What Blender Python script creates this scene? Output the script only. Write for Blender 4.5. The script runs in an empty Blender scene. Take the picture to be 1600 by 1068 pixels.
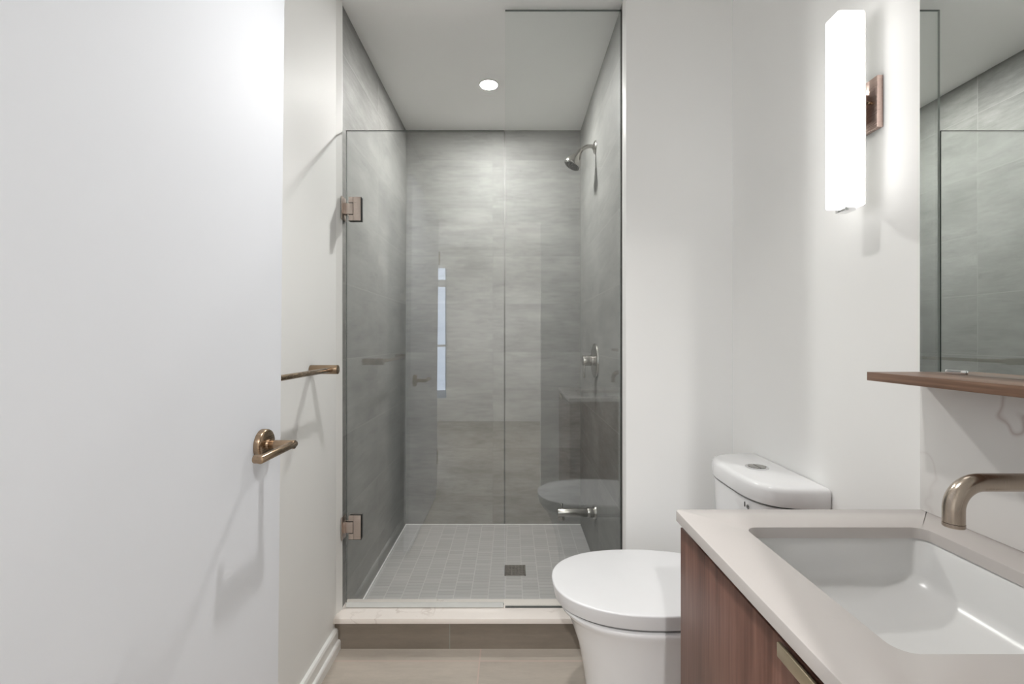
import bpy, bmesh, math
from mathutils import Vector, Matrix

S = bpy.context.scene
COL = S.collection
PI = math.pi

# ------------------------------------------------------------------ camera
cam_d = bpy.data.cameras.new('camera')
cam = bpy.data.objects.new('camera', cam_d)
COL.objects.link(cam)
cam.location = (0, 0, 1.19)
cam.rotation_euler = (PI / 2, 0, 0)
cam_d.sensor_fit = 'HORIZONTAL'
cam_d.sensor_width = 36.0
cam_d.lens = 16.0
cam_d.shift_y = -4 / 1600
cam_d.clip_start = 0.01
S.camera = cam

# ------------------------------------------------------------------ world, view, large lights
W = bpy.data.worlds.new('daylight')
S.world = W
W.use_nodes = True
bg = W.node_tree.nodes['Background']
bg.inputs['Color'].default_value = (0.72, 0.82, 1.0, 1)
bg.inputs['Strength'].default_value = 0.4

S.view_settings.view_transform = 'Standard'
S.view_settings.look = 'None'
S.view_settings.gamma = 1.0
S.view_settings.exposure = 0.84
S.view_settings.use_curve_mapping = False
S.cycles.use_denoising = True
S.cycles.max_bounces = 16
S.cycles.diffuse_bounces = 8
S.cycles.glossy_bounces = 8
S.cycles.transparent_max_bounces = 24
S.cycles.sample_clamp_indirect = 6.0
S.cycles.caustics_reflective = False
S.cycles.caustics_refractive = False

P_SCONCE = 2.25       # emission of the sconce shade
P_SHOWER = 640.0      # emission of the shower downlight lens
P_ROOM = 25.0        # emission of the room downlight lens
P_HALL = 60.0        # lens of the unseen hall downlight, added as fill
B_SHOWER, B_ROOM, B_HALL = 6.0, 38.0, 128.0    # beam watts of the three downlights; the hall one is added fill
P_WINDOW = 5.0      # daylight entering at the hall window (watts)

def area_light(name, loc, rot, sx, sy, power, color):
    d = bpy.data.lights.new(name, 'AREA')
    d.shape = 'RECTANGLE'; d.size = sx; d.size_y = sy
    d.energy = power; d.color = color
    o = bpy.data.objects.new(name, d)
    o.location = loc; o.rotation_euler = rot
    COL.objects.link(o)
    return o
area_light('window_daylight', (-1.25, -3.02, 1.45), (PI / 2, 0, 0), 0.55, 2.0, P_WINDOW, (0.74, 0.84, 1.0))

# ------------------------------------------------------------------ materials
def new_mat(name):
    m = bpy.data.materials.new(name)
    m.use_nodes = True
    nt = m.node_tree
    b = nt.nodes['Principled BSDF']
    return m, nt, b

def N(nt, typ, **kw):
    n = nt.nodes.new(typ)
    for k, v in kw.items():
        if k.startswith('i_'):
            n.inputs[k[2:].replace('_', ' ')].default_value = v
        else:
            setattr(n, k, v)
    return n

def obj_coord(nt):
    return nt.nodes.new('ShaderNodeTexCoord').outputs['Object']

def mathn(nt, op, a, b=None, clamp=False):
    n = nt.nodes.new('ShaderNodeMath'); n.operation = op; n.use_clamp = clamp
    for i, v in enumerate((a, b)):
        if v is None: continue
        if isinstance(v, (int, float)): n.inputs[i].default_value = v
        else: nt.links.new(v, n.inputs[i])
    return n.outputs[0]

def mixc(nt, fac, a, b, mode='MIX'):
    n = nt.nodes.new('ShaderNodeMix'); n.data_type = 'RGBA'; n.blend_type = mode
    for sock, v in ((n.inputs[0], fac), (n.inputs[6], a), (n.inputs[7], b)):
        if isinstance(v, (int, float)): sock.default_value = v
        elif isinstance(v, tuple): sock.default_value = v if len(v) == 4 else v + (1,)
        else: nt.links.new(v, sock)
    return n.outputs[2]

def noise(nt, vec, scale, detail=3, rough=0.55, mapping=None, off=(0, 0, 0)):
    if mapping:
        mp = nt.nodes.new('ShaderNodeMapping')
        mp.inputs['Scale'].default_value = mapping
        mp.inputs['Location'].default_value = off
        nt.links.new(vec, mp.inputs['Vector']); vec = mp.outputs[0]
    n = nt.nodes.new('ShaderNodeTexNoise')
    n.inputs['Scale'].default_value = scale
    n.inputs['Detail'].default_value = detail
    n.inputs['Roughness'].default_value = rough
    nt.links.new(vec, n.inputs['Vector'])
    return n.outputs['Fac']

def ramp(nt, fac, stops):
    r = nt.nodes.new('ShaderNodeValToRGB')
    el = r.color_ramp.elements
    while len(el) < len(stops): el.new(0.5)
    for e, (p, c) in zip(el, stops):
        e.position = p
        e.color = (c, c, c, 1) if isinstance(c, (int, float)) else c + (1,)
    nt.links.new(fac, r.inputs[0])
    return r.outputs[0]

def bump(nt, bsdf, h, strength=0.1, dist=0.002):
    b = nt.nodes.new('ShaderNodeBump')
    b.inputs['Strength'].default_value = strength
    b.inputs['Distance'].default_value = dist
    nt.links.new(h, b.inputs['Height'])
    nt.links.new(b.outputs[0], bsdf.inputs['Normal'])

def paint(name, col, rough=0.45, spec=0.5):
    m, nt, b = new_mat(name)
    b.inputs['Specular IOR Level'].default_value = spec
    c = obj_coord(nt)
    f = noise(nt, c, 2.2, 2)
    nt.links.new(mixc(nt, f, tuple(x * 0.985 for x in col), tuple(min(1, x * 1.015) for x in col)), b.inputs['Base Color'])
    b.inputs['Roughness'].default_value = rough
    bump(nt, b, noise(nt, c, 260, 2), 0.03, 0.001)
    return m

def plain(name, col, rough=0.3, metal=0.0, spec=0.5, coat=0.0):
    m, nt, b = new_mat(name)
    c = obj_coord(nt)
    f = noise(nt, c, 14, 2)
    nt.links.new(mixc(nt, f, tuple(x * 0.98 for x in col), tuple(min(1, x * 1.02) for x in col)), b.inputs['Base Color'])
    b.inputs['Roughness'].default_value = rough
    b.inputs['Metallic'].default_value = metal
    b.inputs['Specular IOR Level'].default_value = spec
    b.inputs['Coat Weight'].default_value = coat
    return m

def brushed(name, col, rough=0.28, axis=(4, 4, 160)):
    m, nt, b = new_mat(name)
    c = obj_coord(nt)
    f = noise(nt, c, 6, 4, 0.7, mapping=axis)
    nt.links.new(mixc(nt, f, tuple(x * 0.9 for x in col), tuple(min(1, x * 1.08) for x in col)), b.inputs['Base Color'])
    b.inputs['Metallic'].default_value = 1.0
    r = ramp(nt, f, [(0.3, rough * 0.8), (0.7, rough * 1.2)])
    nt.links.new(r, b.inputs['Roughness'])
    return m

def concrete_tile(name, u, v, bw, bh, ou, ov, base, grout, mortar=0.0022, offset=0.0, seed=0.0,
                  streak=(3.2, 15), rough=0.54, contrast=1.05, tilevar=0.05):
    """Tiles in the u-v plane of the object's own metres; brushed-concrete print that streaks along u."""
    m, nt, b = new_mat(name)
    sep = nt.nodes.new('ShaderNodeSeparateXYZ')
    nt.links.new(obj_coord(nt), sep.inputs[0])
    U = mathn(nt, 'SUBTRACT', sep.outputs[u], ou)
    V = mathn(nt, 'SUBTRACT', sep.outputs[v], ov)
    comb = nt.nodes.new('ShaderNodeCombineXYZ')
    nt.links.new(U, comb.inputs[0]); nt.links.new(V, comb.inputs[1]); comb.inputs[2].default_value = seed
    br = nt.nodes.new('ShaderNodeTexBrick')
    br.offset = offset; br.squash = 1.0
    for k, val in (('Scale', 1.0), ('Mortar Size', mortar), ('Mortar Smooth', 0.2), ('Bias', 0.0), ('Brick Width', bw), ('Row Height', bh)):
        br.inputs[k].default_value = val
    br.inputs['Color1'].default_value = (0, 0, 0, 1); br.inputs['Color2'].default_value = (1, 1, 1, 1)
    br.inputs['Mortar'].default_value = (0.5, 0.5, 0.5, 1)
    nt.links.new(comb.outputs[0], br.inputs['Vector'])
    # per-tile jump so each tile carries its own print
    jump = nt.nodes.new('ShaderNodeVectorMath'); jump.operation = 'SCALE'
    nt.links.new(br.outputs['Color'], jump.inputs[0]); jump.inputs['Scale'].default_value = 3.7
    pv = nt.nodes.new('ShaderNodeVectorMath'); pv.operation = 'ADD'
    nt.links.new(comb.outputs[0], pv.inputs[0]); nt.links.new(jump.outputs[0], pv.inputs[1])
    st = noise(nt, pv.outputs[0], 1.0, 7, 0.62, mapping=(streak[0], streak[1], 1))
    bl = noise(nt, pv.outputs[0], 1.0, 5, 0.6, mapping=(3.2, 5.5, 1), off=(7, 3, 1))
    fn = noise(nt, pv.outputs[0], 1.0, 5, 0.75, mapping=(12, 55, 1), off=(2, 8, 5))
    val = mathn(nt, 'ADD', mathn(nt, 'MULTIPLY', st, 0.32), mathn(nt, 'ADD', mathn(nt, 'MULTIPLY', bl, 0.38), mathn(nt, 'MULTIPLY', fn, 0.30)))
    d = 0.30 * contrast
    lo = tuple(x * (1 - d) for x in base); hi = tuple(min(1, x * (1 + d)) for x in base)
    colr = ramp(nt, val, [(0.37, lo), (0.5, base), (0.63, hi)])
    tv = mixc(nt, br.outputs['Color'], (1 - tilevar,) * 3, (1 + tilevar,) * 3)
    colr = mixc(nt, 1.0, colr, tv, 'MULTIPLY')
    colr = mixc(nt, br.outputs['Fac'], colr, grout)
    nt.links.new(colr, b.inputs['Base Color'])
    b.inputs['Specular IOR Level'].default_value = 0.35
    r = ramp(nt, val, [(0.3, rough * 0.85), (0.7, rough * 1.15)])
    nt.links.new(r, b.inputs['Roughness'])
    bump(nt, b, mathn(nt, 'SUBTRACT', mathn(nt, 'MULTIPLY', st, 0.2), mathn(nt, 'MULTIPLY', br.outputs['Fac'], 0.4)), 0.15, 0.001)
    return m

def mosaic_mat():
    """narrow stacked mosaic strips: pale joints between columns, faint recess shade painted into the joints between strips."""
    m, nt, b = new_mat('grey_mosaic')
    sep = nt.nodes.new('ShaderNodeSeparateXYZ')
    oc = obj_coord(nt)
    nt.links.new(oc, sep.inputs[0])
    cx = mathn(nt, 'DIVIDE', mathn(nt, 'ADD', sep.outputs[0], 0.11), 0.079)
    ci = mathn(nt, 'FLOOR', cx); cf = mathn(nt, 'SUBTRACT', cx, ci)
    cd = mathn(nt, 'MINIMUM', cf, mathn(nt, 'SUBTRACT', 1.0, cf))
    col_line = ramp(nt, cd, [(0.014, 1.0), (0.030, 0.0)])
    ry = mathn(nt, 'DIVIDE', mathn(nt, 'ADD', sep.outputs[1], mathn(nt, 'MULTIPLY', ci, 0.0123)), 0.0268)
    ri = mathn(nt, 'FLOOR', ry); rf = mathn(nt, 'SUBTRACT', ry, ri)
    rd = mathn(nt, 'MINIMUM', rf, mathn(nt, 'SUBTRACT', 1.0, rf))
    row_line = ramp(nt, rd, [(0.03, 1.0), (0.09, 0.0)])
    cell = nt.nodes.new('ShaderNodeCombineXYZ')
    nt.links.new(ci, cell.inputs[0]); nt.links.new(ri, cell.inputs[1])
    wn = nt.nodes.new('ShaderNodeTexWhiteNoise'); wn.noise_dimensions = '2D'
    nt.links.new(cell.outputs[0], wn.inputs['Vector'])
    st = noise(nt, oc, 1.0, 4, 0.6, mapping=(4, 60, 1))
    val = mathn(nt, 'ADD', mathn(nt, 'MULTIPLY', wn.outputs['Value'], 0.4), mathn(nt, 'MULTIPLY', st, 0.6))
    c = ramp(nt, val, [(0.2, (0.385, 0.38, 0.378)), (0.8, (0.475, 0.468, 0.466))])
    rl = mathn(nt, 'MULTIPLY', row_line, mathn(nt, 'ADD', mathn(nt, 'MULTIPLY', st, 1.6), -0.35, True))
    c = mixc(nt, rl, c, (0.24, 0.24, 0.235))  # recess shade of the row joints, put into the colour
    c = mixc(nt, mathn(nt, 'MULTIPLY', col_line, 0.8), c, (0.56, 0.56, 0.545))
    nt.links.new(c, b.inputs['Base Color'])
    b.inputs['Roughness'].default_value = 0.5
    return m

def wood(name, grain_axis, dark, mid, light):
    m, nt, b = new_mat(name)
    c = obj_coord(nt)
    sc = [9, 9, 9]; sc[grain_axis] = 0.7
    f = noise(nt, c, 3.0, 6, 0.6, mapping=tuple(sc))
    sc2 = [60, 60, 60]; sc2[grain_axis] = 1.6
    g = noise(nt, c, 3.0, 4, 0.6, mapping=tuple(sc2), off=(3, 1, 2))
    val = mathn(nt, 'ADD', mathn(nt, 'MULTIPLY', f, 0.6), mathn(nt, 'MULTIPLY', g, 0.4))
    nt.links.new(ramp(nt, val, [(0.34, dark), (0.5, mid), (0.66, light)]), b.inputs['Base Color'])
    b.inputs['Roughness'].default_value = 0.42
    bump(nt, b, g, 0.08, 0.0008)
    return m

def quartz(name, base, vein, amount, scale, rough=0.22, off=(0, 0, 0), width=0.012):
    m, nt, b = new_mat(name)
    c = obj_coord(nt)
    f = noise(nt, c, scale, 4, 0.5, mapping=(1, 1, 1), off=off)
    ridge = mathn(nt, 'ABSOLUTE', mathn(nt, 'SUBTRACT', f, 0.5))
    line = ramp(nt, ridge, [(0.0, 1.0), (width, 0.0)])
    patch = ramp(nt, noise(nt, c, scale * 0.8, 2, 0.5, mapping=(1, 1, 1), off=(9, 4, 2)), [(0.45, 0.0), (0.62, 1.0)])
    fac = mathn(nt, 'MULTIPLY', mathn(nt, 'MULTIPLY', line, patch), amount)
    cl = noise(nt, c, 6, 3)
    bc = mixc(nt, cl, tuple(x * 0.98 for x in base), tuple(min(1, x * 1.02) for x in base))
    nt.links.new(mixc(nt, fac, bc, vein), b.inputs['Base Color'])
    b.inputs['Roughness'].default_value = rough
    return m

def glass_mat(name, tint=(0.975, 0.985, 0.98), f0=0.086):
    """Clear flat glass: tinted see-through plus a mirror layer that grows towards grazing view."""
    m = bpy.data.materials.new(name); m.use_nodes = True
    nt = m.node_tree; nt.nodes.clear()
    out = nt.nodes.new('ShaderNodeOutputMaterial')
    tr = nt.nodes.new('ShaderNodeBsdfTransparent'); tr.inputs[0].default_value = tint + (1,)
    gl = nt.nodes.new('ShaderNodeBsdfGlossy'); gl.inputs['Roughness'].default_value = 0.0
    gl.inputs['Color'].default_value = (1, 1, 1, 1)
    lw = nt.nodes.new('ShaderNodeLayerWeight'); lw.inputs['Blend'].default_value = 0.5
    p5 = mathn(nt, 'POWER', lw.outputs['Facing'], 5.0)
    fac = mathn(nt, 'ADD', mathn(nt, 'MULTIPLY', p5, 1 - f0), f0, True)
    mx = nt.nodes.new('ShaderNodeMixShader')
    nt.links.new(fac, mx.inputs[0]); nt.links.new(tr.outputs[0], mx.inputs[1]); nt.links.new(gl.outputs[0], mx.inputs[2])
    nt.links.new(mx.outputs[0], out.inputs[0])
    return m

def emit(name, col, strength):
    m = bpy.data.materials.new(name); m.use_nodes = True
    nt = m.node_tree; nt.nodes.clear()
    out = nt.nodes.new('ShaderNodeOutputMaterial')
    e = nt.nodes.new('ShaderNodeEmission')
    e.inputs[0].default_value = col + (1,); e.inputs[1].default_value = strength
    nt.links.new(e.outputs[0], out.inputs[0])
    return m

M = {}
M['wall'] = paint('white_wall_paint', (0.90, 0.90, 0.89), 0.42, 0.03)
M['ceiling'] = paint('white_ceiling_paint', (0.94, 0.94, 0.93), 0.7, 0.3)
M['door'] = paint('white_door_paint', (0.855, 0.88, 0.93), 0.5, 0.05)
M['trim'] = paint('white_trim_paint', (0.88, 0.88, 0.865), 0.3)
GR = (0.315, 0.315, 0.30)
TB = (0.245, 0.246, 0.236)
M['tile_back'] = concrete_tile('concrete_tile_back', 0, 2, 0.6, 0.305, -0.122, 0.195, TB, (0.215, 0.216, 0.207), 0.0016, seed=1.3)
M['tile_left'] = concrete_tile('concrete_tile_left', 1, 2, 0.6, 0.305, 2.296, 0.195, TB, GR, 0.0018, seed=5.1)
M['tile_right'] = concrete_tile('concrete_tile_right', 1, 2, 0.6, 0.305, 2.296, 0.195, TB, GR, 0.0018, seed=9.7)
M['mosaic'] = mosaic_mat()
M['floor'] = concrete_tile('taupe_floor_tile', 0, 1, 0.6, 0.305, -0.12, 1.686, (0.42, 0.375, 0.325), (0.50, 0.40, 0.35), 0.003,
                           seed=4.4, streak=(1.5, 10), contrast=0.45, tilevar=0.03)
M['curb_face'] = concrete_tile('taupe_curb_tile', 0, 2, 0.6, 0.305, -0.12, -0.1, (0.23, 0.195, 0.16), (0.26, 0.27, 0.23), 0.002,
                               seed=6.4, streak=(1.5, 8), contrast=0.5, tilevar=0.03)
M['hall_floor'] = wood('hall_floor_wood', 1, (0.36, 0.32, 0.27), (0.42, 0.38, 0.33), (0.48, 0.44, 0.39))
M['wood_v'] = wood('walnut_vertical_grain', 2, (0.09, 0.040, 0.028), (0.158, 0.074, 0.053), (0.24, 0.125, 0.093))
M['wood_h'] = wood('walnut_shelf_grain', 1, (0.10, 0.058, 0.038), (0.20, 0.115, 0.075), (0.34, 0.215, 0.145))
M['quartz'] = quartz('white_quartz_top', (0.55, 0.515, 0.495), (0.5, 0.47, 0.45), 0.2, 2.4, off=(2.3, 5.1, 0.7))
M['splash'] = quartz('white_quartz_splash', (0.76, 0.745, 0.73), (0.46, 0.385, 0.37), 0.75, 2.1, off=(0.55, 0.2, 0.0), width=0.006)
M['stone'] = quartz('cream_stone', (0.86, 0.80, 0.75), (0.50, 0.42, 0.37), 0.5, 7.0, off=(1, 2, 3), width=0.02)
M['ceramic'] = plain('white_ceramic', (0.83, 0.83, 0.838), 0.16, coat=0.2)
M['sink_ceramic'] = plain('white_sink_ceramic', (0.72, 0.72, 0.715), 0.26)
M['lid_plastic'] = plain('white_seat_plastic', (0.72, 0.72, 0.73), 0.28)
M['seat_shadow'] = plain('seat_gap_shade', (0.18, 0.18, 0.18), 0.5)  # grey stands in for the shade between lid and bowl
M['dark_gap'] = plain('gap_shade_and_plinth', (0.02, 0.02, 0.02), 0.6)  # near-black for painted gap shade, and for the plinth
M['bronze'] = brushed('bronze_metal', (0.37, 0.27, 0.185), 0.25)
M['copper'] = brushed('rose_copper_metal', (0.66, 0.50, 0.44), 0.30)
M['hinge'] = brushed('rose_nickel_metal', (0.60, 0.51, 0.46), 0.32)
M['nickel'] = brushed('brushed_nickel', (0.40, 0.385, 0.36), 0.22)
M['faucet'] = brushed('warm_brushed_nickel', (0.47, 0.40, 0.335), 0.24, axis=(160, 4, 4))
M['brass'] = brushed('champagne_brass', (0.58, 0.50, 0.36), 0.36)
M['chrome'] = plain('chrome', (0.85, 0.85, 0.86), 0.08, 1.0)
M['dark_metal'] = plain('dark_metal', (0.09, 0.09, 0.085), 0.4, 0.6)
M['glass'] = glass_mat('clear_shower_glass')
M['glass_edge'] = plain('polished_glass_edge', (0.045, 0.06, 0.053), 0.15)
M['glass_edge_light'] = plain('polished_glass_edge_pale', (0.40, 0.43, 0.415), 0.2)
M['seal'] = plain('clear_vinyl_seal', (0.62, 0.64, 0.63), 0.25)
m_, nt_, b_ = new_mat('silver_mirror')
b_.inputs['Base Color'].default_value = (0.86, 0.89, 0.875, 1); b_.inputs['Metallic'].default_value = 1; b_.inputs['Roughness'].default_value = 0.0
M['mirror'] = m_
M['mirror_edge'] = plain('polished_mirror_edge', (0.72, 0.74, 0.72), 0.2)
M['sconce_glow'] = emit('sconce_glow', (1.0, 0.985, 0.96), P_SCONCE)
M['shower_glow'] = emit('shower_downlight_glow', (1.0, 0.98, 0.95), P_SHOWER)
M['room_glow'] = emit('room_downlight_glow', (1.0, 0.98, 0.95), P_ROOM)
M['hall_glow'] = emit('hall_fill_glow', (1.0, 0.97, 0.93), P_HALL)

# ------------------------------------------------------------------ mesh helpers (all in room metres)
def bm_new(): return bmesh.new()

def add_box(bm, x0, x1, y0, y1, z0, z1, bev=0.0, seg=2):
    r = bmesh.ops.create_cube(bm, size=1.0)
    vs = r['verts']
    for v in vs:
        v.co = Vector(((x0 + x1) / 2 + v.co.x * (x1 - x0), (y0 + y1) / 2 + v.co.y * (y1 - y0), (z0 + z1) / 2 + v.co.z * (z1 - z0)))
    if bev:
        es = list({e for v in vs for e in v.link_edges})
        bmesh.ops.bevel(bm, geom=es, offset=bev, segments=seg, profile=0.5, affect='EDGES')
    return bm

def box(*a, **k): return add_box(bm_new(), *a, **k)

def loft(bm, rings, cap0=True, cap1=True):
    """rings: lists of points with the same count, closed around."""
    R = [[bm.verts.new(p) for p in ring] for ring in rings]
    n = len(R[0])
    for a, b in zip(R, R[1:]):
        for i in range(n):
            j = (i + 1) % n
            bm.faces.new((a[i], a[j], b[j], b[i]))
    if cap0: bm.faces.new(list(reversed(R[0])))
    if cap1: bm.faces.new(R[-1])
    return bm

def frame_of(d):
    d = Vector(d).normalized()
    a = Vector((0, 0, 1)) if abs(d.z) < 0.9 else Vector((1, 0, 0))
    u = d.cross(a).normalized(); v = d.cross(u).normalized()
    return d, u, v

def add_lathe(bm, origin, axis, profile, n=40):
    """profile: (distance along axis, radius)."""
    d, u, v = frame_of(axis); o = Vector(origin)
    rings = []
    for t, r in profile:
        r = max(r, 1e-4)
        rings.append([o + d * t + (u * math.cos(2 * PI * i / n) + v * math.sin(2 * PI * i / n)) * r for i in range(n)])
    return loft(bm, rings)

def lathe(*a, **k): return add_lathe(bm_new(), *a, **k)

def add_cyl(bm, p0, p1, r, bev=0.0015, n=32):
    p0, p1 = Vector(p0), Vector(p1); L = (p1 - p0).length
    b = min(bev, r * 0.6, L * 0.4)
    return add_lathe(bm, p0, p1 - p0, [(0, r - b), (b * 0.3, r - b * 0.3), (b, r), (L - b, r), (L - b * 0.3, r - b * 0.3), (L, r - b)], n)

def cyl(*a, **k): return add_cyl(bm_new(), *a, **k)

def add_tube(bm, pts, r, n=24, radii=None):
    pts = [Vector(p) for p in pts]
    rings = []; u = None
    for i, p in enumerate(pts):
        t = (pts[min(i + 1, len(pts) - 1)] - pts[max(i - 1, 0)]).normalized()
        if u is None: _, u, _ = frame_of(t)
        u = (u - t * u.dot(t)).normalized(); v = t.cross(u)
        rr = radii[i] if radii else r
        rings.append([p + (u * math.cos(2 * PI * k / n) + v * math.sin(2 * PI * k / n)) * rr for k in range(n)])
    return loft(bm, rings)

def arc_path(p0, p1, p2, rad, n=14):
    """polyline p0-p1-p2 with the corner at p1 rounded by radius rad."""
    p0, p1, p2 = map(Vector, (p0, p1, p2))
    a = (p0 - p1).normalized(); b = (p2 - p1).normalized()
    half = a.angle(b) / 2
    t = rad / math.tan(half)
    c = p1 + (a + b).normalized() * (rad / math.sin(half))
    s, e = p1 + a * t - c, p1 + b * t - c
    ang = s.angle(e); ax = s.cross(e).normalized()
    out = [p0]
    for i in range(n + 1):
        out.append(c + Matrix.Rotation(ang * i / n, 3, ax) @ s)
    out.append(p2)
    return out

def rrect(x0, x1, y0, y1, r, z, n=8, rs=None):
    rs = rs or (r,) * 4
    pts = []
    for (cx, cy, a0, q) in ((x1, y1, 0, rs[0]), (x0, y1, PI / 2, rs[1]), (x0, y0, PI, rs[2]), (x1, y0, 1.5 * PI, rs[3])):
        sx = -1 if cx == x1 else 1; sy = -1 if cy == y1 else 1
        for i in range(n + 1):
            a = a0 + PI / 2 * i / n
            pts.append(Vector((cx + sx * q + q * math.cos(a), cy + sy * q + q * math.sin(a), z)))
    return pts

def prism_ring(bm, outer, inner, z0, z1):
    """slab between an outer outline and an inner hole."""
    ov = [bm.verts.new((p.x, p.y, z1)) for p in outer]
    iv = [bm.verts.new((p.x, p.y, z1)) for p in inner]
    es = [bm.edges.new((l[i], l[(i + 1) % len(l)])) for l in (ov, iv) for i in range(len(l))]
    r = bmesh.ops.triangle_fill(bm, use_beauty=True, use_dissolve=False, edges=es)
    fs = [g for g in r['geom'] if isinstance(g, bmesh.types.BMFace)]
    e = bmesh.ops.extrude_face_region(bm, geom=fs)
    for g in e['geom']:
        if isinstance(g, bmesh.types.BMVert): g.co.z = z0
    bmesh.ops.recalc_face_normals(bm, faces=bm.faces)
    return bm

def wloc(o):
    v = Vector((0, 0, 0))
    while o: v += o.location; o = o.parent
    return v

def obj(name, bm, mat, parent=None, at=None, smooth=True, label=None, mats=None, facemat=None, recalc=True, angle=38):
    """one mesh object; at = its base point in room metres (default: the parent's, else the room origin)."""
    if recalc: bmesh.ops.recalc_face_normals(bm, faces=bm.faces)
    base = Vector(at) if at is not None else (wloc(parent) if parent else Vector((0, 0, 0)))
    if facemat:
        bm.normal_update()
        for f in bm.faces: f.material_index = facemat(f)
    if smooth:
        lim = math.radians(angle)
        for f in bm.faces: f.smooth = True
        for e in bm.edges:
            e.smooth = not (len(e.link_faces) == 2 and e.calc_face_angle(0) > lim)
    bmesh.ops.translate(bm, verts=bm.verts, vec=-base)
    me = bpy.data.meshes.new(name)
    bm.to_mesh(me); bm.free()
    for m in (mats or [mat]): me.materials.append(m)
    o = bpy.data.objects.new(name, me)
    COL.objects.link(o)
    if parent: o.parent = parent; o.location = base - wloc(parent)
    else: o.location = base
    if label: o['label'] = label
    return o

def tag(o, label, cat, group=None):
    o['label'] = label; o['category'] = cat; o['kind'] = 'thing'
    if group: o['group'] = group
    return o

def thing(name, label, cat, loc, group=None):
    o = bpy.data.objects.new(name, None)
    o.empty_display_size = 0.05
    COL.objects.link(o); o.location = loc
    return tag(o, label, cat, group)

def struct(name, bm, mat, label=None, cat=None, parent=None, **k):
    o = obj(name, bm, mat, parent=parent, smooth=k.pop('smooth', False), **k)
    o['kind'] = 'structure'
    if label: o['label'] = label
    if cat: o['category'] = cat
    return o

# ------------------------------------------------------------------ the setting
H = 2.52                      # ceiling
XL, XR = -0.683, 0.852        # left and right room walls
XT, XS = -0.675, 0.436        # tiled faces of the shower
YF, YT, YB = 1.755, 1.795, 2.896   # front wall face, tile start, back tile face
ZS = 0.013                    # shower floor

struct('floor', box(XL - .12, XR + .12, -.02, 1.86, -.08, 0), M['floor'], 'taupe rectangular floor tiles in front of the shower curb', 'floor')
struct('floor_shower', box(XT - .008, XS + .01, 1.86, YB + .004, -.08, ZS), M['mosaic'], 'grey square mosaic tiles on the shower floor', 'floor')
struct('ceiling', box(XL - .12, XR + .12, -.02, YB + .15, H, H + .1), M['ceiling'], 'flat white ceiling running on into the shower', 'ceiling')
struct('wall_left', box(XL - .12, XL, -.02, YB + .15, 0, H), M['wall'], 'glossy white wall behind the towel bar', 'wall')
struct('wall_right', box(XR, XR + .12, -.02, YB + .15, 0, H), M['wall'], 'white wall carrying the sconce, mirror and tank', 'wall')
struct('wall_front', box(XS + .004, XR, YF, YB + .15, 0, H), M['wall'], 'narrow white wall between shower opening and right corner', 'wall')
struct('wall_shower_left', box(XL, XT, YT, YB, ZS, H), M['tile_left'], 'left shower wall in grey concrete look tile', 'wall')
struct('wall_shower_right', box(XS, XS + .004, YT - .005, YB, ZS, H), M['tile_right'], 'right shower wall in grey tile carrying the shower fittings', 'wall')
struct('wall_shower_back', box(XL, XS + .004, YB, YB + .15, 0, H), M['tile_back'], 'back shower wall in grey concrete look tile', 'wall')

# white edge trims where tile meets paint
def vprism(poly, z0, z1):
    bm = bm_new()
    loft(bm, [[Vector((x, y, z)) for x, y in poly] for z in (z0, z1)])
    return bm
struct('trim_1', vprism([(XL, 1.766), (XL + .0125, 1.797), (XL + .0125, 1.801), (XL, 1.801)], .124, H), M['trim'], 'white edge trim at the left of the shower opening', 'trim')
struct('trim_2', vprism([(XS + .004, YF + .003), (XS + .004, YT - .005), (XS - .002, YT - .005), (XS - .002, YF + .02)], .124, H), M['trim'], 'white edge trim at the right of the shower opening', 'trim')
# pale caulk beads where the mosaic meets the walls
bm = bm_new()
add_box(bm, XT, XS, YB - .004, YB, ZS, ZS + .004)
struct('trim_3', bm, M['trim'], 'thin white caulk bead along the back of the shower floor', 'trim')
bm = bm_new()
add_box(bm, XT, XT + .004, 1.872, YB - .004, ZS, ZS + .004)
struct('trim_4', bm, M['trim'], 'thin white caulk bead along the left of the shower floor', 'trim')

def base_profile_y(x, s, y0, y1):
    """baseboard along y on the wall at x, standing out towards s."""
    prof = [(0, 0), (.024, 0), (.024, .030), (.021, .036), (.014, .038), (.014, .072), (.010, .080), (0, .082)]
    bm = bm_new()
    loft(bm, [[Vector((x + s * t, y, z)) for t, z in prof] for y in (y0, y1)])
    return bm
struct('baseboard_left', base_profile_y(XL, 1, .10, 1.7515), M['trim'], 'white stepped baseboard along the left wall', 'baseboard')
bm = bm_new()
prof = [(0, 0), (.024, 0), (.024, .030), (.021, .036), (.014, .038), (.014, .072), (.010, .080), (0, .082)]
loft(bm, [[Vector((x, YF - t, z)) for t, z in prof] for x in (XS + .008, XR)])
struct('baseboard_front', bm, M['trim'], 'white stepped baseboard behind the toilet', 'baseboard')

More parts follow.
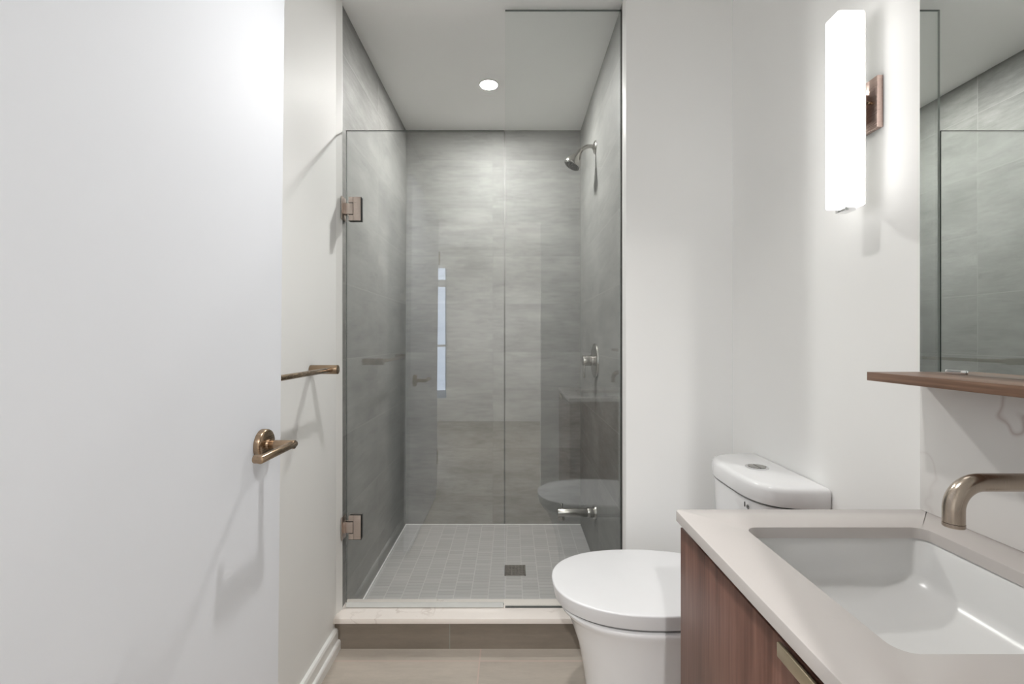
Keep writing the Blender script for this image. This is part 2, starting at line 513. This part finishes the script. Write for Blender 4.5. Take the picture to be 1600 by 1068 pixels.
# entry wall with the doorway the photograph looks through, and the hall behind
DX0, DX1, DH = -0.60, 0.225, 2.10
bm = bm_new()
add_box(bm, XL, DX0, -.02, .10, 0, H)
add_box(bm, DX1, XR, -.02, .10, 0, H)
add_box(bm, DX0, DX1, -.02, .10, DH, H)
struct('wall_entry', bm, M['wall'], 'white wall around the doorway', 'wall')
HX0, HX1, HY = -2.2, 1.7, -3.0
struct('floor_hall', box(HX0 - .1, HX1 + .1, HY - .1, -.02, -.08, 0), M['hall_floor'], 'wooden hall floor outside the doorway', 'floor')
struct('ceiling_hall', box(HX0 - .1, HX1 + .1, HY - .1, -.02, H, H + .1), M['ceiling'], 'white hall ceiling', 'ceiling')
struct('wall_hall_left', box(HX0 - .1, HX0, HY, -.02, 0, H), M['wall'], 'white hall wall to the left', 'wall')
struct('wall_hall_right', box(HX1, HX1 + .1, HY, -.02, 0, H), M['wall'], 'white hall wall to the right', 'wall')
bm = bm_new()
add_box(bm, HX0, XL - .12, -.04, -.02, 0, H)
add_box(bm, XR + .12, HX1, -.04, -.02, 0, H)
struct('wall_hall_front', bm, M['wall'], 'hall side of the bathroom wall', 'wall')
WX0, WX1, WZ0, WZ1 = -1.55, -0.94, .30, 2.26
bm = bm_new()
add_box(bm, HX0 - .1, WX0, HY - .1, HY, 0, H)
add_box(bm, WX1, HX1 + .1, HY - .1, HY, 0, H)
add_box(bm, WX0, WX1, HY - .1, HY, 0, WZ0)
add_box(bm, WX0, WX1, HY - .1, HY, WZ1, H)
struct('wall_hall_back', bm, M['wall'], 'hall wall around the tall window', 'wall')
bm = bm_new()
add_box(bm, WX0, WX1, HY - .06, HY - .02, WZ1 - .03, WZ1)
add_box(bm, WX0, WX1, HY - .06, HY - .02, WZ0, WZ0 + .03)
add_box(bm, WX0, WX0 + .03, HY - .06, HY - .02, WZ0, WZ1)
add_box(bm, WX1 - .02, WX1, HY - .06, HY - .02, WZ0, WZ1)
add_box(bm, WX0, WX1, HY - .06, HY - .02, 1.955, 2.06)
add_box(bm, WX0, WX1, HY - .06, HY - .02, 1.08, 1.115)
struct('window_1', bm, M['trim'], 'tall narrow window with crossbars, seen mirrored in the shower glass', 'window')

# ------------------------------------------------------------------ open bathroom door with its lever
door = struct('door_1', box(-.59, -.56, .20, 1.106, .012, 2.10, bev=.0015), M['door'], 'white door standing open at the left', 'door', at=(-.575, .20, 0))
ROSE = Vector((-.56, 1.022, .955))
def chrome_lever():
    bm = bm_new()
    add_cyl(bm, ROSE + Vector((.010, 0, 0)), ROSE + Vector((.075, 0, 0)), .0098)
    c = ROSE + Vector((.069, .012, 0))
    pts = [c + Vector((0, -t, 0)) for t in (0, .03, .06, .09, .12, .146)]
    add_cyl(bm, pts[0], pts[-1], .0082, .003)
    add_cyl(bm, pts[-1] + Vector((0, .009, 0)), pts[-1] + Vector((-.016, .009, 0)), .0088, .003)
    return bm
hd = obj('door_handle', chrome_lever(), M['bronze'], door, label='bronze lever handle')
obj('rose', lathe(ROSE, (1, 0, 0), [(0, .034), (.010, .034), (.013, .0325), (.0145, .030), (.0145, .012), (.019, .011)], 48), M['bronze'], hd)
obj('hinge', cyl((-.553, .197, 1.75), (-.553, .197, 1.85), .006), M['bronze'], door)
obj('hinge', cyl((-.553, .197, .25), (-.553, .197, .35), .006), M['bronze'], door)
door.rotation_euler = (0, 0.0094, 0)
door.location.x -= 1.19 * 0.0094

# ------------------------------------------------------------------ shower curb
t = thing('shower_curb', 'low tiled shower curb capped with cream stone', 'curb', (-.12, 1.80, 0))
bm = box(XL + .0005, XS + .003, 1.738, 1.871, .104, .124, bev=.0012)
obj('stone_cap', bm, M['stone'], t, label='cream veined stone cap')
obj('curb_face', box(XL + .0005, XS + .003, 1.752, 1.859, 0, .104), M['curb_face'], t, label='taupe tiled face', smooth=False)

# ------------------------------------------------------------------ shower glass
YG0, YG1 = 1.809, 1.819
def pane(x0, x1, z0, z1):
    return box(x0, x1, YG0, YG1, z0, z1)
def edge_pick(f):
    if abs(f.normal.y) > .9: return 0
    return 1
door_g = thing('hinged_shower_screen', 'hinged clear glass shower door left of the fixed panel', 'shower door', (-.345, 1.814, .124))
bm = pane(-.660, -.032, .136, 2.021)
obj('glass_pane', bm, None, door_g, smooth=False, mats=[M['glass'], M['glass_edge']], facemat=edge_pick, label='clear glass sheet')
bm = bm_new()
add_box(bm, -.658, -.034, YG0 - .003, YG1 + .003, .1275, .1355)
add_box(bm, -.658, -.034, YG0 - .003, YG0 - .0005, .1355, .146)
obj('bottom_seal', bm, M['seal'], door_g, smooth=False, label='clear vinyl seal strip')
def hinge(zc):
    hx0, hx1 = -.648, -.600
    bm = bm_new()
    # C-shaped plate clamped on both faces of the glass, notch on the wall side
    for ya, yb in ((YG0 - .006, YG0 - .0002), (YG1 + .0002, YG1 + .006)):
        add_box(bm, -.629, hx1, ya, yb, zc - .047, zc + .047, bev=.0008)
        add_box(bm, hx0, -.6295, ya, yb, zc + .0245, zc + .047, bev=.0008)
        add_box(bm, hx0, -.6295, ya, yb, zc - .047, zc - .0245, bev=.0008)
    h = obj('hinge', bm, M['hinge'], door_g, label='rose nickel glass hinge')
    bm = bm_new()
    for ya, yb in ((YG0 - .0035, YG0 - .0001), (YG1 + .0001, YG1 + .0035)):
        add_box(bm, hx0 + .0002, hx1 + .0022, ya, yb, zc - .0492, zc + .0468)
    obj('plate_side_shade', bm, M['dark_gap'], h, smooth=False)  # added dark border, painting the shaded sides of the hinge plate
    bm = bm_new()
    for ya, yb in ((YG0 - .007, YG0 - .0004), (YG1 + .0004, YG1 + .007)):
        add_box(bm, -.662, -.6310, ya, yb, zc - .0215, zc + .0215, bev=.001)
    add_box(bm, -.6685, -.6615, YG0 - .010, YG1 + .010, zc - .0215, zc + .0215, bev=.001)
    obj('knuckle', bm, M['hinge'], h)
    bm = box(-.6700, -.6668, YG0 - .024, YG1 + .024, zc - .045, zc + .045, bev=.0008)
    obj('wall_plate', bm, M['hinge'], h)
hinge(1.708); hinge(.445)

panel = thing('shower_screen', 'fixed clear glass panel reaching almost to the ceiling beside the door', 'glass panel', (.205, 1.814, .124))
def edge_pick2(f):
    if abs(f.normal.y) > .9: return 0
    return 2 if f.normal.x < -.9 else 1
bm = pane(-.027, .4325, .1262, 2.500)
obj('glass_pane', bm, None, panel, smooth=False, mats=[M['glass'], M['glass_edge'], M['glass_edge_light']], facemat=edge_pick2, label='clear glass sheet')
bm = bm_new()
add_box(bm, .4327, .4357, YG0 - .002, YG1 + .002, .1262, 2.50)
add_box(bm, -.027, .4327, YG0 - .001, YG1 + .001, .1242, .1260)
obj('channel', bm, M['dark_metal'], panel, smooth=False, label='thin dark channel')

# ------------------------------------------------------------------ shower fittings (on the right tiled wall, y = 2.37)
YV = 2.37
t = thing('showerhead', 'brushed nickel shower head on a bent arm high on right tiled wall', 'shower head', (XS, YV, 2.19))
obj('flange', lathe((XS, YV, 2.19), (-1, 0, 0), [(0, .034), (.004, .034), (.009, .028), (.012, .014), (.016, .0125)], 40), M['nickel'], t)
A0, A1 = Vector((XS - .002, YV, 2.193)), Vector((.385, YV, 2.197))
F = Vector((.311, YV, 2.094)); D = (F - Vector((.352, YV, 2.165))).normalized()
A2 = F - D * .082
bm = bm_new(); add_tube(bm, arc_path(A0, A1, A2, .05), .0102)
obj('arm', bm, M['nickel'], t)
obj('spray_head', lathe(F - D * .098, D, [(0, .011), (.012, .0145), (.022, .0145), (.026, .017), (.07, .040), (.078, .0435), (.086, .0455), (.094, .0455), (.098, .044)], 48), M['nickel'], t)
bm = bm_new()
_, fu, fv = frame_of(D)
add_lathe(bm, F, D, [(0, .041), (.002, .041)], 48)
for rr, nn in ((0.0, 1), (.013, 7), (.025, 12), (.036, 18)):
    for k in range(nn):
        a = 2 * PI * k / nn
        add_lathe(bm, F + D * .0015 + (fu * math.cos(a) + fv * math.sin(a)) * rr, D, [(0, .0028), (.004, .0022)], 8)
obj('spray_face', bm, M['dark_metal'], t, label='dark face with nozzles')

t = thing('shower_valve', 'round nickel shower valve with a lever at mid height on tiled wall', 'shower valve', (XS, YV, 1.08))
obj('escutcheon', lathe((XS, YV, 1.08), (-1, 0, 0), [(0, .090), (.006, .090), (.010, .087), (.012, .080), (.013, .03), (.013, .02)], 56), M['nickel'], t)
bm = bm_new()
add_cyl(bm, (XS - .011, YV, 1.08), (XS - .022, YV, 1.08), .0235)
add_cyl(bm, (XS - .023, YV, 1.08), (XS - .068, YV, 1.08), .0275, .002)
kn = obj('knob', bm, M['nickel'], t)
obj('lever', cyl((XS - .060, YV, 1.055), (XS - .060, YV, .990), .0048), M['nickel'], kn)

t = thing('tub_spout', 'nickel filler spout with diverter pin low on the tiled wall', 'spout', (XS, YV, .29))
obj('flange', lathe((XS, YV, .29), (-1, 0, 0), [(0, .037), (.005, .037), (.012, .033), (.014, .025)], 40), M['nickel'], t)
bm = bm_new()
add_cyl(bm, (XS - .012, YV, .29), (XS - .045, YV, .29), .0265, .002)
add_cyl(bm, (XS - .044, YV, .29), (XS - .200, YV, .29), .0225, .003)
sp = obj('spout_tube', bm, M['nickel'], t)
obj('nozzle', cyl((XS - .178, YV, .275), (XS - .178, YV, .252), .0165, .002), M['nickel'], t)
bm = bm_new()
add_cyl(bm, (XS - .178, YV, .308), (XS - .178, YV, .328), .0045, .0008)
add_cyl(bm, (XS - .178, YV, .326), (XS - .178, YV, .338), .007, .002)
obj('diverter_pin', bm, M['nickel'], t)

# square floor drain
t = thing('floor_drain', 'square metal drain grate set in the grey mosaic floor', 'drain', (.016, 2.318, ZS))
dx0, dx1, dy0, dy1 = -.037, .069, 2.266, 2.370
bm = bm_new()
for a in ((dx0, dx1, dy0, dy0 + .006), (dx0, dx1, dy1 - .006, dy1), (dx0, dx0 + .006, dy0, dy1), (dx1 - .006, dx1, dy0, dy1)):
    add_box(bm, *a, ZS + .0002, ZS + .0035)
obj('frame', bm, M['nickel'], t, smooth=False)
bm = bm_new()
for k in range(1, 6):
    x = dx0 + (dx1 - dx0) * k / 6; add_box(bm, x - .003, x + .003, dy0 + .005, dy1 - .005, ZS + .0012, ZS + .003)
for k in range(1, 6):
    y = dy0 + (dy1 - dy0) * k / 6; add_box(bm, dx0 + .005, dx1 - .005, y - .003, y + .003, ZS + .0012, ZS + .0031)
obj('grate', bm, M['nickel'], t, smooth=False)
obj('grate_shade', box(dx0 + .004, dx1 - .004, dy0 + .004, dy1 - .004, ZS + .0001, ZS + .0006), M['dark_gap'], t, smooth=False, label='dark sheet painted as the shade under the grate')  # flat black sheet painting the darkness between the bars

# ------------------------------------------------------------------ downlights
def downlight(x, y, r, glow, label, power, cone, blend, color):
    t = thing('recessed_light', label, 'ceiling light', (x, y, H))
    obj('trim_ring', lathe((x, y, H - .0002), (0, 0, -1), [(0, r * 1.28), (.002, r * 1.28), (.004, r * 1.2), (.004, r * 1.02), (.0012, r * 1.0)], 48), M['trim'], t)
    obj('lens', lathe((x, y, H - .0015), (0, 0, -1), [(0, r * .99), (.0022, r * .97), (.0026, r * .9)], 48), glow, t, label='glowing round lens')
    d = bpy.data.lights.new('downlight_beam', 'SPOT')     # the lamp's own beam, shaped by its baffle
    d.energy = power; d.spot_size = math.radians(cone); d.spot_blend = blend
    d.shadow_soft_size = r * .8; d.color = color
    o = bpy.data.objects.new('downlight_beam', d); COL.objects.link(o)
    o.parent = t; o.location = (0, 0, -.010)
    return t
WARM = (1.0, .985, .965)
downlight(-.121, 2.376, .043, M['shower_glow'], 'round recessed ceiling light glowing inside the shower', B_SHOWER, 142, .9, WARM)
downlight(-.10, 1.02, .043, M['room_glow'], 'round recessed ceiling light in front of the vanity', B_ROOM, 106, 1.0, WARM)
downlight(-.2, -1.4, .045, M['hall_glow'], 'unseen recessed ceiling light added in the hall as fill', B_HALL, 160, .6, WARM)  # lamp out of view, added to fill the bathroom through the doorway

# ------------------------------------------------------------------ towel bar on the left wall
TZ = 1.088
t = thing('towel_bar', 'bronze towel bar on the left wall by the shower opening', 'towel bar', (XL, 1.54, TZ))
bm = bm_new(); add_cyl(bm, (XL, 1.542, TZ), (-.589, 1.542, TZ), .0155, .0015)
obj('post', bm, M['bronze'], t)
bm = bm_new(); add_cyl(bm, (XL, .955, TZ), (-.603, .955, TZ), .0155, .0015)
obj('post', bm, M['bronze'], t)
bm = bm_new(); add_cyl(bm, (-.6095, 1.535, TZ), (-.6125, .955, TZ), .0082, .001)
obj('bar', bm, M['bronze'], t)

# ------------------------------------------------------------------ toilet (axis along x, centred on y = 1.41)
TY = 1.41
def egg(tip, xw, hw, rear, rhw, z, n=72, ex=2.25):
    """outline: rounded nose at x=tip, widest hw at x=xw, straight-ish to half-width rhw at x=rear."""
    pts = []
    nf = n // 2
    for i in range(nf + 1):                   # nose: from +y side round to -y side
        a = PI / 2 - PI * i / nf
        c, s = math.cos(a), math.sin(a)
        px = abs(c) ** (2 / ex); py = math.copysign(abs(s) ** (2 / ex), s)
        pts.append(Vector((xw - (xw - tip) * px, TY + hw * py, z)))
    m = n // 4
    for i in range(1, m + 1):
        f = i / m
        pts.append(Vector((xw + (rear - xw) * f, TY - (hw + (rhw - hw) * f * f), z)))
    for i in range(m, 0, -1):
        f = i / m
        pts.append(Vector((xw + (rear - xw) * f, TY + (hw + (rhw - hw) * f * f), z)))
    return pts
t = thing('toilet', 'white skirted toilet with closed lid between vanity and shower', 'toilet', (.52, TY, 0))
rings = []
for z, tip, hw in ((0, .236, .132), (.004, .233, .134), (.06, .232, .136), (.12, .230, .139), (.19, .220, .147), (.26, .206, .158), (.32, .186, .171), (.36, .170, .180), (.374, .158, .1865), (.384, .148, .1900), (.391, .1445, .1915), (.396, .147, .1900), (.3985, .152, .186), (.3993, .160, .178)):
    rings.append(egg(tip, .41, hw, .845, min(hw, .165), z))
bm = bm_new(); loft(bm, rings)
obj('bowl', bm, M['ceramic'], t, label='white ceramic skirted bowl')
rings = []
for z, k in ((.3995, .012), (.4065, .012)):
    rings.append(egg(.128 + k + .004, .41, .195 - k, .612, .158, z))
bm = bm_new(); loft(bm, rings)
obj('seat', bm, M['seat_shadow'], t, label='seat painted grey as the shaded gap under the lid')  # seat coloured dark so the gap reads as shade
rings = []
for z, k in ((.4067, .0085), (.4075, .0075), (.414, .0064), (.446, 0.0), (.4485, .0003), (.4503, .0018), (.4510, .0042), (.4514, .012), (.452, .05)):
    rings.append(egg(.124 + k, .41, .1955 - k, .612 - k * .5, .160 - k, z))
bm = bm_new(); loft(bm, rings)
obj('lid', bm, M['lid_plastic'], t, label='white closed lid')
def dshape(inset, z, n=56, ex=3.6):
    pts = []
    for i in range(n + 1):
        a = PI / 2 - PI * i / n
        c, s = math.cos(a), math.sin(a)
        pts.append(Vector((.848 - (.848 - .665 - inset) * abs(c) ** (2 / ex), TY + (.2005 - inset) * math.copysign(abs(s) ** (2 / ex), s), z)))
    return pts
bm = bm_new()
loft(bm, [dshape(i, z) for z, i in ((.4055, .030), (.42, .026), (.50, .016), (.60, .010), (.70, .007), (.731, .006))])
tank = obj('tank', bm, M['ceramic'], t, label='white ceramic cistern')
bm = bm_new()
loft(bm, [dshape(i, z) for z, i in ((.7310, .014), (.7365, .014))])
obj('lid_gap_shade', bm, M['dark_gap'], t, label='dark filler painted as the shade under the cistern lid')  # dark slab standing in for shade between tank and lid
bm = bm_new()
loft(bm, [dshape(i, z) for z, i in ((.7366, .004), (.738, .0015), (.742, 0), (.776, 0), (.784, .0025), (.789, .008), (.791, .016))])
lid = obj('tank_lid', bm, M['ceramic'], t, label='white rounded cistern lid')
BC = Vector((.763, 1.418, .791))
bm = bm_new()
add_lathe(bm, BC, (0, 0, 1), [(-.001, .033), (.0025, .033), (.004, .031), (.004, .028), (.0022, .0275)], 48)
bt = obj('flush_button', bm, M['chrome'], lid, label='chrome dual flush button')
bm = bm_new()   # the two halves
for s in (-1, 1):
    pts = [Vector((BC.x + s * (.0015 + .0235 * math.cos(a)), BC.y + .0235 * math.sin(a), 0)) for a in [(-PI / 2 + PI * i / 20) for i in range(21)]]
    loft(bm, [[Vector((p.x, p.y, BC.z + .0022)) for p in pts], [Vector((p.x, p.y, BC.z + .0046)) for p in pts]])
bmesh.ops.recalc_face_normals(bm, faces=bm.faces)
bmesh.ops.translate(bm, verts=bm.verts, vec=-wloc(lid))
me = bpy.data.meshes.new('button_half'); bm.to_mesh(me); bm.free(); me.materials.append(M['nickel'])
o = bpy.data.objects.new('button_halves', me); COL.objects.link(o); o.parent = lid
# small printed mark on the cistern front: a ring and a tick
lx = .6735
bm = bm_new()
ring = [Vector((lx, 1.300 + .0052 * math.cos(a), .712 + .0052 * math.sin(a))) for a in [2 * PI * i / 24 for i in range(25)]]
add_tube(bm, ring, .0011, 8)
add_box(bm, lx - .001, lx + .003, 1.2985, 1.3015, .7105, .7135)
add_box(bm, lx - .001, lx + .003, 1.3170, 1.3185, .707, .721)
obj('maker_mark', bm, M['dark_metal'], tank, label='small dark printed ring mark')

# ------------------------------------------------------------------ vanity: cabinet, top, sink, splash, shelf, mirror
CX0, CX1, CY0, CY1, CZ = .334, XR, .30, .934, .842
t = thing('vanity_cabinet', 'reddish walnut vanity cabinet under the white counter', 'cabinet', (.60, .62, 0))
bm = bm_new()
add_box(bm, .362, .849, CY1 - .026, CY1 - .008, .10, CZ - .0205)
add_box(bm, .362, .849, CY0 + .008, CY0 + .026, .10, CZ - .0205)
add_box(bm, .362, .849, CY0 + .026, CY1 - .026, .10, .118)
add_box(bm, .838, .849, CY0 + .026, CY1 - .026, .118, CZ - .03)
obj('carcass', bm, M['wood_v'], t, smooth=False)
obj('toe_kick', box(.41, .84, CY0 + .02, CY1 - .02, 0, .0995), M['dark_gap'], t, smooth=False, label='dark recessed plinth')
df = obj('drawer_front', box(.343, .3615, CY0 + .008, CY1 - .008, .455, CZ - .034, bev=.0008), M['wood_v'], t)
obj('drawer_front', box(.343, .3615, CY0 + .008, CY1 - .008, .105, .451, bev=.0008), M['wood_v'], t)
bm = bm_new()
add_box(bm, .3335, .3385, .40, .574, CZ - .051, CZ - .0325, bev=.0012)
add_box(bm, .3380, .3428, .402, .572, CZ - .051, CZ - .047)
obj('edge_pull', bm, M['brass'], df, label='champagne brass edge pull')

bm = bm_new()
SX0, SX1, SY0, SY1 = .431, .761, .505, .844
outer = rrect(CX0, CX1, CY0, CY1, .012, 0, rs=(.0005, .010, .010, .0005))
inner = rrect(SX0, SX1, SY0, SY1, .022, 0)
prism_ring(bm, outer, inner, CZ - .020, CZ)
es = [e for e in bm.edges if len(e.link_faces) == 2 and e.calc_face_angle(0) > 1.2 and abs(e.verts[0].co.z - e.verts[1].co.z) < 1e-5 and e.verts[0].co.z > CZ - .001]
bmesh.ops.bevel(bm, geom=es, offset=.0018, segments=2, profile=.5, affect='EDGES')
tag(obj('vanity_countertop', bm, M['quartz'], at=(.60, .62, CZ - .02)), 'white quartz counter slab with a square sink cutout', 'countertop')

# undermount basin
t = thing('sink', 'white rectangular undermount sink below the wall faucet', 'sink', (.596, .675, .72))
def bring(inset, z, r, rx=0.0):
    return rrect(SX0 - .004 + inset, SX1 + .004 - inset - rx, SY0 - .004 + inset, SY1 + .004 - inset, r, z)
zt = CZ - .0205
bm = bm_new()
inn = [(0, zt, .026, 0), (.004, zt - .010, .028, .003)]
for k in range(13):                         # side walls roll into the floor
    a = PI / 2 * k / 12
    inn.append((.008 + .040 * (1 - math.cos(a)), zt - .060 - .042 * math.sin(a), .030 + .055 * k / 12, .008 + .052 * (1 - math.cos(a))))
inn += [(.070, zt - .1035, .070, .062), (.11, zt - .1045, .035, .062)]
out = [(-.016, zt, .03, 0), (-.016, zt - .008, .03, 0), (-.006, zt - .010, .03, 0), (0, zt - .08, .04, 0), (.03, zt - .118, .05, 0)]
rings = [bring(i, z, r, 0) for i, z, r, q in reversed(out)] + [bring(i, z, r, q) for i, z, r, q in inn]
loft(bm, rings)
obj('basin', bm, M['sink_ceramic'], t)
obj('drain', lathe((.596 - .03, .655, zt - .1040), (0, 0, 1), [(0, .032), (.002, .032), (.0035, .029), (.0035, .022), (.0015, .02)], 40), M['faucet'], t, label='round metal drain')

tag(obj('backsplash', box(.837, XR - .0003, CY0, CY1, CZ, 1.1062, bev=.0008), M['splash'], at=(.845, .62, CZ)), 'white veined quartz backsplash between counter and wooden shelf', 'backsplash')
tag(obj('wall_shelf', box(.7270, .8515, CY0, .9325, 1.1065, 1.1238, bev=.0006), M['wood_h'], at=(.85, .62, 1.1065)), 'narrow walnut shelf running under the mirror', 'shelf')

t = thing('mirror', 'large frameless wall mirror standing on the walnut shelf', 'mirror', (.84, .62, 1.124))
bm = box(.837, XR - .0003, CY0, CY1, 1.1242, 2.20)
obj('mirror_glass', bm, None, t, smooth=False, mats=[M['mirror'], M['mirror_edge']], facemat=lambda f: 0 if f.normal.x < -.9 else 1)
bm = bm_new()
add_box(bm, .8335, .8366, .838, .876, 1.1242, 1.1325, bev=.001)
mc = obj('mirror_clip', bm, M['chrome'], t, label='small chrome clip at the mirror foot')

# wall faucet
FZ, FY = .978, .675
t = thing('wall_faucet', 'warm nickel wall faucet with a spout bent over the sink', 'faucet', (.837, FY, FZ))
path = arc_path((.836, FY, FZ), (.655, FY, FZ), (.655, FY, .919), .040, 18)
bm = bm_new(); add_tube(bm, path, .0132, 36)
obj('spout', bm, M['faucet'], t)
bm = bm_new()
add_lathe(bm, (.655, FY, .9195), (0, 0, -1), [(0, .0128), (.0006, .0118), (.0012, .0135), (.006, .0135), (.0072, .0125), (.0072, .010), (.004, .0095)], 36)
obj('aerator', bm, M['faucet'], t)
obj('wall_flange', lathe((.8368, FY, FZ), (-1, 0, 0), [(0, .030), (.005, .030), (.008, .027), (.008, .0135)], 40), M['faucet'], t)

# ------------------------------------------------------------------ wall sconce
t = thing('wall_sconce', 'tall white glowing box sconce on a copper back plate', 'wall light', (XR, 1.075, 1.74))
LX0, LX1, LY0, LY1, LZ0, LZ1 = .7535, .8172, 1.050, 1.0985, 1.500, 1.952
obj('shade', box(LX0, LX1, LY0, LY1, LZ0, LZ1, bev=.006, seg=4), M['sconce_glow'], t, label='glowing frosted white shade')
bm = bm_new()
add_box(bm, .774, .800, 1.058, 1.090, LZ0 - .010, LZ0 - .0002, bev=.0015)
obj('bottom_cap', bm, M['chrome'], t, label='chrome cap under the shade')
obj('back_cover', box(.8174, .8192, LY0 + .003, LY1 - .003, LZ0 + .003, LZ1 - .003), M['trim'], t, smooth=False, label='opaque white back of the shade')
bm = box(.839, XR - .0003, 1.044, 1.108, 1.678, 1.797, bev=.0008)
bp = obj('back_plate', bm, M['copper'], t, label='copper back plate')
obj('arm', box(.8193, .8388, 1.080, 1.094, 1.70, 1.77), M['copper'], t, smooth=False)
bm = bm_new(); add_cyl(bm, (.8392, 1.062, 1.741), (.829, 1.062, 1.741), .0034, .001)
obj('screw', bm, M['bronze'], bp)
